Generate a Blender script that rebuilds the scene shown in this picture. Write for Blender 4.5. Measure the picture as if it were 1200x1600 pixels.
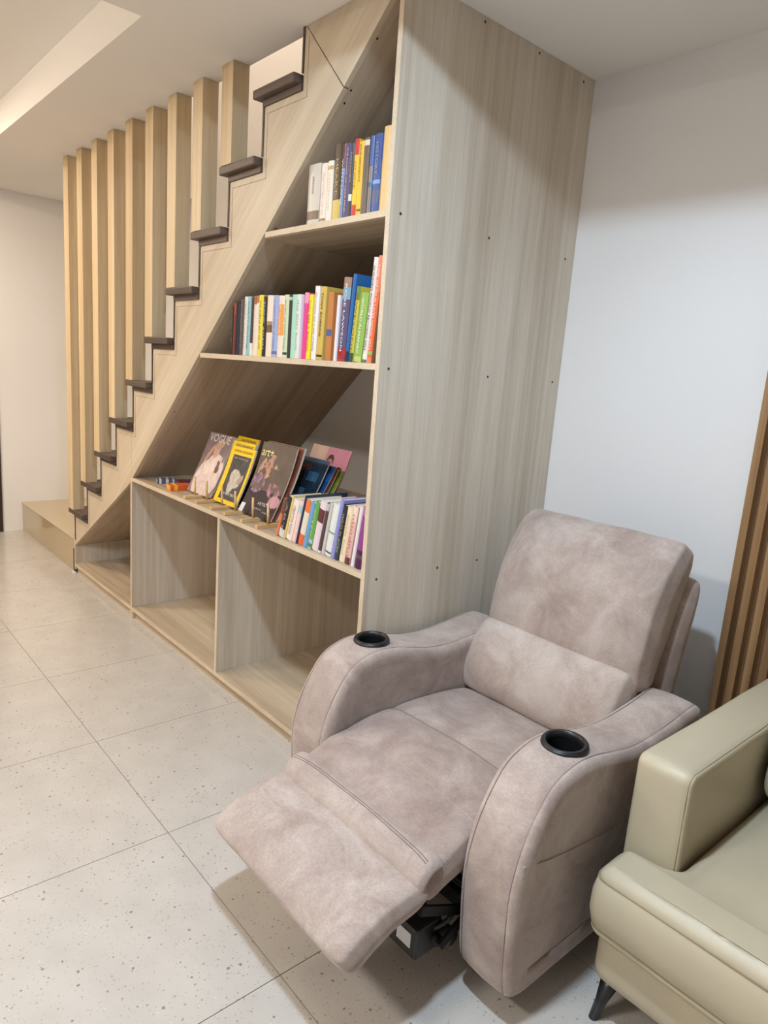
import bpy, bmesh, math, random
from mathutils.geometry import tessellate_polygon
from mathutils import Vector, Matrix, noise, Euler
random.seed(7)
S = bpy.context.scene
for o in list(bpy.data.objects): bpy.data.objects.remove(o)
COL = S.collection
PI = math.pi
# ------------------------------------------------------------------ camera
cd = bpy.data.cameras.new('camera'); cam = bpy.data.objects.new('camera', cd); COL.objects.link(cam)
RT = Vector((0.6507224639759258, 0.7558566576181093, 0.07239466839125668))
UP = Vector((-0.196842496170308, 0.0758400788969916, 0.9774974752572716))
FW = Vector((-0.7333575571155875, 0.6503299128652152, -0.19813555424047352))
m = Matrix.Identity(4)
for i in range(3): m[i][0], m[i][1], m[i][2] = RT[i], UP[i], -FW[i]
m.translation = Vector((1.56447134, -1.31284525, 1.35))
cam.matrix_world = m
cd.sensor_fit = 'HORIZONTAL'; cd.sensor_width = 36; cd.lens = 1082.05/1200*36; cd.clip_start = .02
S.camera = cam
# ------------------------------------------------------------------ world, lights, exposure
W = bpy.data.worlds.new('world'); S.world = W; W.use_nodes = True
W.node_tree.nodes['Background'].inputs[0].default_value = (1, .95, .9, 1); W.node_tree.nodes['Background'].inputs[1].default_value = .3
S.view_settings.view_transform = 'Standard'; S.view_settings.look = 'None'
S.view_settings.gamma = 1; S.view_settings.use_curve_mapping = False
S.view_settings.exposure = -0.47
WARM = (1, .84, .67); NEUT = (1, .965, .93); COOL = (.62, .80, 1)
def area(name, loc, size, power, color, rot=(0, 0, 0), shape='DISK', sy=None):
    l = bpy.data.lights.new(name, 'AREA'); l.shape = shape; l.size = size
    if sy: l.size_y = sy
    l.energy = power; l.color = color
    o = bpy.data.objects.new(name, l); COL.objects.link(o); o.location = loc; o.rotation_euler = rot; return o
def spot(name, loc, power, color, ang=120, blend=.6, rad=.05, rot=(0, 0, 0)):
    l = bpy.data.lights.new(name, 'SPOT'); l.energy = power; l.color = color; l.spot_size = math.radians(ang); l.spot_blend = blend
    l.shadow_soft_size = rad
    o = bpy.data.objects.new(name, l); COL.objects.link(o); o.location = loc; o.rotation_euler = rot; return o
area('tray_lamp_cool', (.78, -.86, 2.545), .12, 60, COOL)
area('tray_lamp_warm', (-2.7, -1.2, 2.50), .4, 42, WARM)
area('tray_lamp_front', (-2.0, -2.3, 2.50), .35, 40, WARM)
area('cove_strip', (-2.1, -1.6, 2.42), 2.3, 9, WARM, (math.radians(115), 0, 0), 'RECTANGLE', .06)
area('fill_light_behind', (.4, -2.6, 2.55), .5, 84, NEUT)  # added fill that lifts the shaded side panel and wall, not a known lamp
spot('downlight_cool', (.62, .36, 2.36), 18, COOL, 100, .8, .05)
area('stairwell_lamp', (-1.7, .45, 4.3), .6, 34, WARM)
area('entry_lamp', (-3.3, -.6, 2.35), .2, 5, WARM)

# ------------------------------------------------------------------ node helpers
def mat(name, color=(.8, .8, .8), rough=.5, metal=0, spec=.5, sheen=0, coat=0):
    M = bpy.data.materials.new(name); M.use_nodes = True
    b = M.node_tree.nodes['Principled BSDF']
    b.inputs['Base Color'].default_value = (*color, 1); b.inputs['Roughness'].default_value = rough
    b.inputs['Metallic'].default_value = metal; b.inputs['Specular IOR Level'].default_value = spec
    if sheen: b.inputs['Sheen Weight'].default_value = sheen; b.inputs['Sheen Roughness'].default_value = .4
    if coat: b.inputs['Coat Weight'].default_value = coat; b.inputs['Coat Roughness'].default_value = .08
    return M
def srgb(r, g, b):
    f = lambda c: (c/255/12.92) if c/255 <= .04045 else ((c/255+.055)/1.055)**2.4
    return (f(r), f(g), f(b))
def nd(M, t, **k):
    n = M.node_tree.nodes.new(t)
    for a, v in k.items(): setattr(n, a, v)
    return n
def lk(M, a, b): M.node_tree.links.new(a, b)
def ramp(M, fac, stops):
    r = nd(M, 'ShaderNodeValToRGB'); e = r.color_ramp.elements
    while len(e) < len(stops): e.new(.5)
    for i, (p, c) in enumerate(stops): e[i].position = p; e[i].color = (*c, 1)
    lk(M, fac, r.inputs[0]); return r
def wood(name, base, dark, light, scale=(26, 26, .7), rotY=0, rough=.45, streak=1.0):
    """laminate with long grain; grain runs along local z after a turn of rotY about y"""
    M = mat(name, base, rough, spec=.35)
    b = M.node_tree.nodes['Principled BSDF']
    g = nd(M, 'ShaderNodeNewGeometry')
    m0 = nd(M, 'ShaderNodeMapping'); m0.inputs['Rotation'].default_value = (0, rotY, 0); lk(M, g.outputs['Position'], m0.inputs[0])
    m1 = nd(M, 'ShaderNodeMapping'); m1.inputs['Scale'].default_value = scale; lk(M, m0.outputs[0], m1.inputs[0])
    n1 = nd(M, 'ShaderNodeTexNoise'); n1.inputs['Scale'].default_value = 1; n1.inputs['Detail'].default_value = 5; n1.inputs['Roughness'].default_value = .62
    lk(M, m1.outputs[0], n1.inputs['Vector'])
    m2 = nd(M, 'ShaderNodeMapping'); m2.inputs['Scale'].default_value = tuple(s*.22 for s in scale); lk(M, m0.outputs[0], m2.inputs[0])
    n2 = nd(M, 'ShaderNodeTexNoise'); n2.inputs['Scale'].default_value = 1; n2.inputs['Detail'].default_value = 3; lk(M, m2.outputs[0], n2.inputs['Vector'])
    mx = nd(M, 'ShaderNodeMath', operation='MULTIPLY_ADD'); mx.inputs[1].default_value = .5; lk(M, n1.outputs[0], mx.inputs[0])
    h = nd(M, 'ShaderNodeMath', operation='MULTIPLY'); h.inputs[1].default_value = .5; lk(M, n2.outputs[0], h.inputs[0]); lk(M, h.outputs[0], mx.inputs[2])
    s = .11/streak
    r = ramp(M, mx.outputs[0], [(.5-s, dark), (.5, base), (.5+s, light)])
    m3 = nd(M, 'ShaderNodeMapping'); m3.inputs['Scale'].default_value = (scale[0]*9, scale[1]*9, scale[2]*9); lk(M, m0.outputs[0], m3.inputs[0])
    n3 = nd(M, 'ShaderNodeTexNoise'); n3.inputs['Scale'].default_value = 1; n3.inputs['Detail'].default_value = 2; lk(M, m3.outputs[0], n3.inputs['Vector'])
    r3 = ramp(M, n3.outputs[0], [(.3, (.86, .86, .86)), (.6, (1, 1, 1))])
    mm = nd(M, 'ShaderNodeMix', data_type='RGBA', blend_type='MULTIPLY'); mm.inputs[0].default_value = .7
    lk(M, r.outputs[0], mm.inputs[6]); lk(M, r3.outputs[0], mm.inputs[7])
    lk(M, mm.outputs[2], b.inputs['Base Color'])
    bp = nd(M, 'ShaderNodeBump'); bp.inputs['Strength'].default_value = .08; bp.inputs['Distance'].default_value = .001
    lk(M, n3.outputs[0], bp.inputs['Height']); lk(M, bp.outputs[0], b.inputs['Normal'])
    return M
LB, LD, LL = srgb(213, 199, 179), srgb(196, 180, 159), srgb(223, 212, 195)
M_woodV = wood('laminate_upright', LB, LD, LL, (26, 26, .7))
M_woodX = wood('laminate_shelf', srgb(196, 178, 152), srgb(172, 150, 124), srgb(212, 194, 168), (.7, 26, 26))
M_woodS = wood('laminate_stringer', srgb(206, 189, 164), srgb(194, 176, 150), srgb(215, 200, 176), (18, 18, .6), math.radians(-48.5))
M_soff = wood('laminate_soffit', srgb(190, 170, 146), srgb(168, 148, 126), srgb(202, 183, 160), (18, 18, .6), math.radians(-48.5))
M_edge = wood('laminate_edge_band', srgb(214, 195, 168), srgb(200, 180, 152), srgb(222, 204, 178), (12, 12, 12), 0, .5, .7)
M_slat = wood('oak_slat_veneer', srgb(214, 190, 152), srgb(202, 176, 138), srgb(223, 202, 166), (40, 40, .9), 0, .5)
M_tread = wood('dark_tread_laminate', srgb(92, 77, 66), srgb(78, 64, 54), srgb(104, 88, 76), (1.5, 40, 40), 0, .5)
M_rib = wood('brown_ribbed_panel', srgb(150, 114, 76), srgb(118, 86, 54), srgb(172, 136, 94), (60, 60, 1.2), 0, .5, .8)
M_ribb = wood('brown_panel_groove', srgb(96, 68, 42), srgb(78, 54, 34), srgb(110, 80, 52), (60, 60, 1.2), 0, .6)
M_wall = mat('white_wall_paint', srgb(232, 229, 226), .85, spec=.2)
def rough_paint(M, sc=60, st=.05):
    b = M.node_tree.nodes['Principled BSDF']; g = nd(M, 'ShaderNodeNewGeometry')
    n = nd(M, 'ShaderNodeTexNoise'); n.inputs['Scale'].default_value = sc; n.inputs['Detail'].default_value = 3; lk(M, g.outputs['Position'], n.inputs['Vector'])
    bp = nd(M, 'ShaderNodeBump'); bp.inputs['Strength'].default_value = st; bp.inputs['Distance'].default_value = .002
    lk(M, n.outputs[0], bp.inputs['Height']); lk(M, bp.outputs[0], b.inputs['Normal'])
rough_paint(M_wall)
M_ceil = mat('ceiling_paint', srgb(240, 236, 230), .9, spec=.1); rough_paint(M_ceil)
M_cupin = mat('matte_black_cup_lining', (.008, .008, .008), .95, spec=.05)
M_black = mat('black_plastic', (.012, .012, .013), .35)
M_metal = mat('black_metal', (.02, .02, .022), .4, .6)
M_screw = mat('dark_screw', srgb(70, 62, 56), .5, .3)
M_page = mat('paper_pages', srgb(226, 216, 198), .9)
M_white = mat('white_sticker', srgb(225, 225, 225), .5)
M_stand = wood('pine_stand', srgb(214, 178, 124), srgb(196, 158, 104), srgb(228, 196, 146), (60, 4, 60), 0, .5)
M_plat = mat('glossy_beige_stone', srgb(188, 170, 136), .12, spec=.6)
M_door = mat('dark_brown_door', srgb(52, 36, 30), .5)
M_grout = mat('tile_grout', srgb(138, 128, 116), .9)
# terrazzo tile
M_tile = mat('polished_terrazzo_tile', srgb(205, 196, 186), .16, spec=.5)
b = M_tile.node_tree.nodes['Principled BSDF']; g = nd(M_tile, 'ShaderNodeNewGeometry')
n0 = nd(M_tile, 'ShaderNodeTexNoise'); n0.inputs['Scale'].default_value = 9; n0.inputs['Detail'].default_value = 4; lk(M_tile, g.outputs['Position'], n0.inputs['Vector'])
cur = ramp(M_tile, n0.outputs[0], [(.3, srgb(190, 183, 174)), (.7, srgb(198, 191, 182))]).outputs[0]
for sc, thr, colr, sparse in ((70, .17, srgb(150, 138, 126), .55), (38, .13, srgb(120, 108, 98), .62), (130, .2, srgb(160, 150, 138), .5), (55, .10, srgb(218, 211, 202), .7)):
    nz = nd(M_tile, 'ShaderNodeTexNoise'); nz.inputs['Scale'].default_value = sc*.8; lk(M_tile, g.outputs['Position'], nz.inputs['Vector'])
    mxv = nd(M_tile, 'ShaderNodeMix', data_type='RGBA'); mxv.inputs[0].default_value = .012
    lk(M_tile, g.outputs['Position'], mxv.inputs[6]); lk(M_tile, nz.outputs[1], mxv.inputs[7])
    v = nd(M_tile, 'ShaderNodeTexVoronoi'); v.inputs['Scale'].default_value = sc; lk(M_tile, mxv.outputs[2], v.inputs['Vector'])
    lt = nd(M_tile, 'ShaderNodeMath', operation='LESS_THAN'); lt.inputs[1].default_value = thr; lk(M_tile, v.outputs['Distance'], lt.inputs[0])
    sp = nd(M_tile, 'ShaderNodeSeparateColor'); lk(M_tile, v.outputs['Color'], sp.inputs[0])
    gt = nd(M_tile, 'ShaderNodeMath', operation='GREATER_THAN'); gt.inputs[1].default_value = sparse; lk(M_tile, sp.outputs[0], gt.inputs[0])
    ml = nd(M_tile, 'ShaderNodeMath', operation='MULTIPLY'); lk(M_tile, lt.outputs[0], ml.inputs[0]); lk(M_tile, gt.outputs[0], ml.inputs[1])
    ml2 = nd(M_tile, 'ShaderNodeMath', operation='MULTIPLY'); ml2.inputs[1].default_value = .75; lk(M_tile, ml.outputs[0], ml2.inputs[0])
    mx = nd(M_tile, 'ShaderNodeMix', data_type='RGBA'); mx.inputs[7].default_value = (*colr, 1)
    lk(M_tile, ml2.outputs[0], mx.inputs[0]); lk(M_tile, cur, mx.inputs[6]); cur = mx.outputs[2]
lk(M_tile, cur, b.inputs['Base Color'])
# chenille upholstery
def fabric(name, c0, c1, c2):
    M = mat(name, c1, .85, spec=.15, sheen=.35)
    b = M.node_tree.nodes['Principled BSDF']; g = nd(M, 'ShaderNodeNewGeometry')
    n1 = nd(M, 'ShaderNodeTexNoise'); n1.inputs['Scale'].default_value = 7; n1.inputs['Detail'].default_value = 8; n1.inputs['Roughness'].default_value = .68; n1.inputs['Distortion'].default_value = .5
    lk(M, g.outputs['Position'], n1.inputs['Vector'])
    r = ramp(M, n1.outputs[0], [(.30, c0), (.5, c1), (.70, c2)])
    mp = nd(M, 'ShaderNodeMapping'); mp.inputs['Scale'].default_value = (160, 160, 420); lk(M, g.outputs['Position'], mp.inputs[0])
    n2 = nd(M, 'ShaderNodeTexNoise'); n2.inputs['Scale'].default_value = 1; n2.inputs['Detail'].default_value = 3; lk(M, mp.outputs[0], n2.inputs['Vector'])
    r2 = ramp(M, n2.outputs[0], [(.3, (.8, .8, .8)), (.7, (1, 1, 1))])
    mm = nd(M, 'ShaderNodeMix', data_type='RGBA', blend_type='MULTIPLY'); mm.inputs[0].default_value = .8
    lk(M, r.outputs[0], mm.inputs[6]); lk(M, r2.outputs[0], mm.inputs[7]); lk(M, mm.outputs[2], b.inputs['Base Color'])
    bp = nd(M, 'ShaderNodeBump'); bp.inputs['Strength'].default_value = .25; bp.inputs['Distance'].default_value = .001
    lk(M, n2.outputs[0], bp.inputs['Height'])
    bp2 = nd(M, 'ShaderNodeBump'); bp2.inputs['Strength'].default_value = .2; bp2.inputs['Distance'].default_value = .01
    lk(M, n1.outputs[0], bp2.inputs['Height']); lk(M, bp.outputs[0], bp2.inputs['Normal']); lk(M, bp2.outputs[0], b.inputs['Normal'])
    return M
M_fab = fabric('mauve_chenille', srgb(156, 136, 127), srgb(180, 162, 151), srgb(199, 184, 174))
M_fabd = fabric('mauve_chenille_seat_sheen_dark', srgb(144, 124, 115), srgb(168, 149, 139), srgb(188, 172, 162))  # same chenille, darkened: the seat's view-dependent nap sheen painted into the colour
M_fabl = fabric('mauve_chenille_lumbar_sheen_light', srgb(168, 148, 137), srgb(190, 173, 161), srgb(206, 192, 182))  # same chenille, lightened: brighter nap sheen of the lumbar cushion painted in
M_seam = mat('seam_thread', srgb(128, 110, 102), .9)
M_leath = mat('cream_leather', srgb(188, 176, 150), .42, spec=.4)
b = M_leath.node_tree.nodes['Principled BSDF']; g = nd(M_leath, 'ShaderNodeNewGeometry')
v = nd(M_leath, 'ShaderNodeTexVoronoi'); v.inputs['Scale'].default_value = 380; lk(M_leath, g.outputs['Position'], v.inputs['Vector'])
bp = nd(M_leath, 'ShaderNodeBump'); bp.inputs['Strength'].default_value = .12; bp.inputs['Distance'].default_value = .0006; lk(M_leath, v.outputs['Distance'], bp.inputs['Height'])
nn = nd(M_leath, 'ShaderNodeTexNoise'); nn.inputs['Scale'].default_value = 6; nn.inputs['Detail'].default_value = 3; lk(M_leath, g.outputs['Position'], nn.inputs['Vector'])
bp2 = nd(M_leath, 'ShaderNodeBump'); bp2.inputs['Strength'].default_value = .25; bp2.inputs['Distance'].default_value = .012
lk(M_leath, nn.outputs[0], bp2.inputs['Height']); lk(M_leath, bp.outputs[0], bp2.inputs['Normal']); lk(M_leath, bp2.outputs[0], b.inputs['Normal'])
M_lseam = mat('leather_seam', srgb(140, 128, 98), .7)
M_vcol = mat('printed_cover', (.5, .5, .5), .25, spec=.5)
vc = nd(M_vcol, 'ShaderNodeVertexColor'); vc.layer_name = 'Col'; lk(M_vcol, vc.outputs[0], M_vcol.node_tree.nodes['Principled BSDF'].inputs['Base Color'])
_cm = {}
def cmat(c, rough=.45):
    k = (tuple(c), rough)
    if k not in _cm: _cm[k] = mat('print_%d_%d_%d' % tuple(c), srgb(*c), rough)
    return _cm[k]

# ------------------------------------------------------------------ mesh helpers (vertices in world space, stored relative to the root)
def root(name, label, cat, loc=(0, 0, 0), group=None, rot=(0, 0, 0)):
    o = bpy.data.objects.new(name, None); COL.objects.link(o); o.location = loc; o.rotation_euler = rot
    o.empty_display_size = .05
    o['label'] = label; o['category'] = cat
    if group: o['group'] = group
    return o
def origin(p):
    v = Vector((0, 0, 0))
    while p is not None: v += p.location; p = p.parent
    return v
def mesh(name, verts, faces, M, parent=None, smooth=False, local=False, kind=None):
    me = bpy.data.meshes.new(name)
    off = Vector((0, 0, 0)) if local or parent is None else origin(parent)
    me.from_pydata([tuple(Vector(v)-off) for v in verts], [], faces); me.materials.append(M)
    bm = bmesh.new(); bm.from_mesh(me); bmesh.ops.recalc_face_normals(bm, faces=bm.faces); bm.to_mesh(me); bm.free()
    if smooth:
        for p in me.polygons: p.use_smooth = True
    o = bpy.data.objects.new(name, me); COL.objects.link(o)
    if parent is not None: o.parent = parent
    if kind: o['kind'] = kind
    return o
def boxdata(a, b):
    (x0, y0, z0), (x1, y1, z1) = a, b
    V = [(x0, y0, z0), (x1, y0, z0), (x1, y1, z0), (x0, y1, z0), (x0, y0, z1), (x1, y0, z1), (x1, y1, z1), (x0, y1, z1)]
    F = [(0, 3, 2, 1), (4, 5, 6, 7), (0, 1, 5, 4), (1, 2, 6, 5), (2, 3, 7, 6), (3, 0, 4, 7)]
    return V, F
def boxes(name, lst, M, parent=None, local=False, kind=None, bev=0):
    V, F = [], []
    for a, b in lst:
        v, f = boxdata(a, b); n = len(V); V += v; F += [tuple(i+n for i in q) for q in f]
    o = mesh(name, V, F, M, parent, False, local, kind)
    if bev:
        md = o.modifiers.new('bevel', 'BEVEL'); md.width = bev; md.segments = 2; md.limit_method = 'ANGLE'
    return o
def prism(name, poly, axis, a, b, M, parent=None, local=False, kind=None, bev=0):
    """polygon extruded along axis; poly coordinates are the two other axes in xyz order"""
    def P(p, t):
        return {0: (t, p[0], p[1]), 1: (p[0], t, p[1]), 2: (p[0], p[1], t)}[axis]
    n = len(poly); V = [P(p, a) for p in poly]+[P(p, b) for p in poly]
    F = [tuple(range(n)), tuple(range(2*n-1, n-1, -1))]+[(i, (i+1) % n, (i+1) % n+n, i+n) for i in range(n)]
    o = mesh(name, V, F, M, parent, False, local, kind)
    if bev:
        md = o.modifiers.new('bevel', 'BEVEL'); md.width = bev; md.segments = 2; md.limit_method = 'ANGLE'
    return o
def catmull(P, n, closed=False):
    out = []; N = len(P); segs = N if closed else N-1
    for i in range(segs):
        g = (lambda k: P[k % N]) if closed else (lambda k: P[min(max(k, 0), N-1)])
        p0, p1, p2, p3 = g(i-1), g(i), g(i+1), g(i+2)
        for j in range(n):
            t = j/n
            out.append(tuple(.5*((2*b)+(-a+c)*t+(2*a-5*b+4*c-d)*t*t+(-a+3*b-3*c+d)*t**3) for a, b, c, d in zip(p0, p1, p2, p3)))
    if not closed: out.append(tuple(P[-1]))
    return out
def offset2(poly, d):
    """inset a closed ccw 2-D outline by d"""
    n = len(poly); out = []
    for i in range(n):
        a, c = poly[i-1], poly[(i+1) % n]
        tx, ty = c[0]-a[0], c[1]-a[1]; L = math.hypot(tx, ty) or 1
        out.append((poly[i][0]-ty/L*d, poly[i][1]+tx/L*d))
    return out
def area2(p): return sum(p[i-1][0]*p[i][1]-p[i][0]*p[i-1][1] for i in range(len(p)))/2
def loft(name, outline, axis, levels, M, parent, disp=0, caps=True):
    if area2(outline) < 0: outline = outline[::-1]
    n = len(outline); V = []; F = []
    for t, ins in levels:
        for p in offset2(outline, ins): V.append({0: (t, p[0], p[1]), 1: (p[0], t, p[1]), 2: (p[0], p[1], t)}[axis])
    for k in range(len(levels)-1):
        for i in range(n):
            j = (i+1) % n; F.append((k*n+i, k*n+j, (k+1)*n+j, (k+1)*n+i))
    if caps:
        for k, (t, ins) in ((0, levels[0]), (len(levels)-1, levels[-1])):
            pl_ = [Vector((p[0], p[1], 0)) for p in offset2(outline, ins)]
            F += [tuple(k*n+q for q in tri) for tri in tessellate_polygon([pl_])]
    if disp:
        V = [tuple(Vector(v)+Vector(noise.noise_vector(Vector(v)*9))*disp) for v in V]
    return mesh(name, V, F, M, parent, True)
def tube(name, pts, r, M, parent, closed=False, seg=6, local=False):
    pts = [Vector(p) for p in pts]; n = len(pts); V = []; F = []
    for i, p in enumerate(pts):
        a = pts[i-1] if (i > 0 or closed) else p; c = pts[(i+1) % n] if (i < n-1 or closed) else p
        t = (c-a).normalized(); u = t.cross(Vector((0, 0, 1)))
        if u.length < 1e-3: u = t.cross(Vector((0, 1, 0)))
        u.normalize(); w = t.cross(u)
        for k in range(seg):
            an = 2*PI*k/seg; V.append(tuple(p+(u*math.cos(an)+w*math.sin(an))*r))
    for i in range(n if closed else n-1):
        j = (i+1) % n
        for k in range(seg): F.append((i*seg+k, i*seg+(k+1) % seg, j*seg+(k+1) % seg, j*seg+k))
    if not closed: F.append(tuple(range(seg))); F.append(tuple((n-1)*seg+k for k in range(seg)))
    return mesh(name, V, F, M, parent, True, local)
def lathe(name, prof, c, M, parent, seg=40, tilt=None):
    V = []; F = []; n = len(prof)
    R = tilt or Matrix.Identity(3)
    for k in range(seg):
        a = 2*PI*k/seg
        for r, z in prof: V.append(tuple(Vector(c)+R @ Vector((r*math.cos(a), r*math.sin(a), z))))
    for k in range(seg):
        j = (k+1) % seg
        for i in range(n-1): F.append((k*n+i, j*n+i, j*n+i+1, k*n+i+1))
    return mesh(name, V, F, M, parent, True)
def cushion(name, path, x0, x1, M, parent, k=8, N=22, bulge=.12, disp=.002, xtaper=None, post=None):
    """soft rounded pad swept along path [(y, z, half thickness)], normal to the path on the upper/front side"""
    P = catmull(path, 12); xc, xh = (x0+x1)/2, (x1-x0)/2
    def at(t):
        f = t*(len(P)-1); i = min(int(f), len(P)-2); u = f-i
        p = [P[i][q]*(1-u)+P[i+1][q]*u for q in range(3)]
        a, c = P[max(i-1, 0)], P[min(i+2, len(P)-1)]
        ty, tz = c[0]-a[0], c[1]-a[1]; L = math.hypot(ty, tz) or 1
        return p, (-tz/L, ty/L)
    V = {}; verts = []; F = []
    def vid(a, b, c):
        key = (round(a, 5), round(b, 5), round(c, 5))
        if key not in V:
            m_ = (abs(a)**k+abs(b)**k)**(1/k)
            kk = 4
            q = max(abs(a), abs(b), abs(c), 1e-9)
            s = 1/((abs(a)**k+abs(b)**k+abs(c)**kk)**(1/k)) if False else 1
            # rounding: in the plane of the pad with exponent k, across the edge with a half round
            pn = (abs(a)**k+abs(b)**k)**(1/k); sc = max(abs(a), abs(b))/pn if pn > 1e-6 else 1
            A, B = a*sc, b*sc
            e = max(abs(a), abs(b)); rr = .22
            if abs(c) >= .9999:
                d = max(0, (e-(1-rr))/rr); h = math.sqrt(max(0, 1-d*d*.55)); C = math.copysign(h, c)
            else: C = c*math.sqrt(1-.55); 
            inset = 1-.05*(abs(C)) if e > .99 else 1
            A *= inset; B *= inset
            C *= 1+bulge*(1-A*A)*(1-B*B)-.05
            (y, z, h), (ny, nz) = at((B+1)/2)
            X = xc+A*xh*(xtaper((B+1)/2) if xtaper else 1)
            p = Vector((X, y+ny*C*h, z+nz*C*h))
            p += Vector(noise.noise_vector(p*8))*disp+Vector(noise.noise_vector(p*21))*disp*.4
            if post: p = post(p, A, (B+1)/2, C)
            V[key] = len(verts); verts.append(tuple(p))
        return V[key]
    g = [math.sin((-1+2*i/N)*PI/2)*.35+(-1+2*i/N)*.65 for i in range(N+1)]
    gc = [-1, -.5, 0, .5, 1]
    for c in (-1, 1):
        for i in range(N):
            for j in range(N):
                F.append((vid(g[i], g[j], c), vid(g[i+1], g[j], c), vid(g[i+1], g[j+1], c), vid(g[i], g[j+1], c)))
    for i in range(N):
        for q in range(4):
            for s in (-1, 1):
                F.append((vid(g[i], s, gc[q]), vid(g[i+1], s, gc[q]), vid(g[i+1], s, gc[q+1]), vid(g[i], s, gc[q+1])))
                F.append((vid(s, g[i], gc[q]), vid(s, g[i+1], gc[q]), vid(s, g[i+1], gc[q+1]), vid(s, g[i], gc[q+1])))
    o = mesh(name, verts, F, M, parent, True)
    md = o.modifiers.new('smooth', 'SUBSURF'); md.levels = 1; md.render_levels = 1
    o['surf'] = 0; del o['surf']
    return o
def text_mesh(name, s, size, M, parent, mtx, spacing=1, bold=.0, fit=None):
    c = bpy.data.curves.new('t', 'FONT'); c.body = s; c.size = size; c.resolution_u = 2; c.offset = bold
    c.space_character = spacing; c.align_x = 'CENTER'; c.align_y = 'CENTER'
    o = bpy.data.objects.new('t', c); COL.objects.link(o)
    dg = bpy.context.evaluated_depsgraph_get(); dg.update()
    me = bpy.data.meshes.new_from_object(o.evaluated_get(dg)); bpy.data.objects.remove(o); bpy.data.curves.remove(c)
    me.name = name; me.materials.clear(); me.materials.append(M)
    if fit and me.vertices:
        w = max(v.co.x for v in me.vertices)-min(v.co.x for v in me.vertices)
        for v in me.vertices: v.co.x *= fit/w
    me.transform(mtx)
    q = bpy.data.objects.new(name, me); COL.objects.link(q); q.parent = parent
    return q

# ------------------------------------------------------------------ the setting
ZC = 2.368; D = .871; XL = -3.96
base = boxes('floor', [((-4.2, -3.9, -.06), (3.7, 1.0, -.0025))], M_grout, kind='structure')
T = .6; g_ = .0012
tv, tf = boxdata((g_, g_, -.0025), (T-g_, T-g_, 0))
tme = bpy.data.meshes.new('tile'); tme.from_pydata(tv, [], tf); tme.materials.append(M_tile); tme.update()
half = {}
for i in range(-6, 8):
    for j in range(-6, 3):
        x, y = -.73+T*i, -.552+T*j
        if x+T < -3.97 or x > 3.6 or y > .85 or y+T < -3.8: continue
        o = bpy.data.objects.new('tile', tme); COL.objects.link(o); o.parent = base; o.location = (x, y, 0)
wb = boxes('wall_back', [((-4.1, D, -.05), (3.7, D+.1, 4.6))], M_wall, kind='structure')
boxes('wall_left', [((XL-.1, -.13, -.05), (XL, D, 4.6)), ((XL-.1, -1.17, 2.1), (XL, -.13, 2.6)), ((XL-.1, -3.9, -.05), (XL, -1.17, 2.6))], M_wall, kind='structure')
dr = boxes('door_1', [((XL-.07, -1.12, 0), (XL-.03, -.22, 2.06))], M_door, kind='structure')
boxes('door_frame', [((XL-.09, -.22, 0), (XL+.012, -.13, 2.1)), ((XL-.09, -1.17, 0), (XL+.012, -1.12, 2.1)), ((XL-.09, -1.12, 2.06), (XL+.012, -.22, 2.1))], M_door, dr)
boxes('door_handle', [((XL-.03, -1.06, 1.0), (XL+.03, -1.04, 1.02)), ((XL+.02, -1.06, 1.0), (XL+.03, -.94, 1.02))], M_metal, dr)
boxes('wall_right', [((3.6, -3.9, -.05), (3.7, .9, 2.7))], M_wall, kind='structure')
boxes('wall_front', [((-4.1, -3.9, -.05), (3.7, -3.8, 2.7))], M_wall, kind='structure')
# dropped soffit with two trays and the open stairwell
YE = .035; VX0, VX1 = -2.985, -.425; T1 = (-3.5, -.79, -2.7); T2 = (-.5, 3.0, -2.7); YT = -.372
Zt1 = ZC+.15; Zt2 = ZC+.2
boxes('ceiling', [
    ((-4.0, YT, ZC), (3.7, YE, 2.75)), ((-4.0, YE, ZC), (VX0, D, 2.75)), ((VX1, YE, ZC), (3.7, D, 2.75)),
    ((-4.0, -3.9, ZC), (T1[0], YT, 2.75)), ((T1[1], -3.9, ZC), (T2[0], YT, 2.75)), ((T2[1], -3.9, ZC), (3.7, YT, 2.75)),
    ((T1[0], -3.9, ZC), (T1[1], T1[2], 2.75)), ((T2[0], -3.9, ZC), (T2[1], T2[2], 2.75)),
    ((T1[0], T1[2], Zt1), (T1[1], YT, 2.75)), ((T2[0], T2[2], Zt2), (T2[1], YT, 2.75)),
], M_ceil, kind='structure')
boxes('wall_stairwell', [((VX0-.1, YE-.1, 2.75), (VX0, D, 4.6)), ((VX0, YE-.1, 2.75), (VX1+.6, YE, 4.6)), ((VX1+.5, YE, 2.75), (VX1+.6, D, 4.6)), ((VX0-.1, YE-.1, 4.6), (VX1+.6, D+.1, 4.7))], M_wall, kind='structure')

# ------------------------------------------------------------------ landing step and staircase
RUN, RISE = .228, .203; PX, PZ = -.441, 2.188
land = root('landing_step', 'low glossy beige stone step at the foot of the stairs', 'step', (-3.35, .4, 0))
boxes('step_body', [((XL, .004, 0), (-2.762, D-.001, .2))], M_plat, land)
boxes('step_top_slab', [((XL, -.001, .2), (-2.752, D-.001, .212))], M_plat, land, bev=.002)

st = root('staircase', 'straight staircase with pale wood cladding and dark treads rising to the ceiling', 'staircase', (-1.6, .4, 0))
def P(i): return (PX-RUN*i, PZ-RISE*i)
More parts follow.
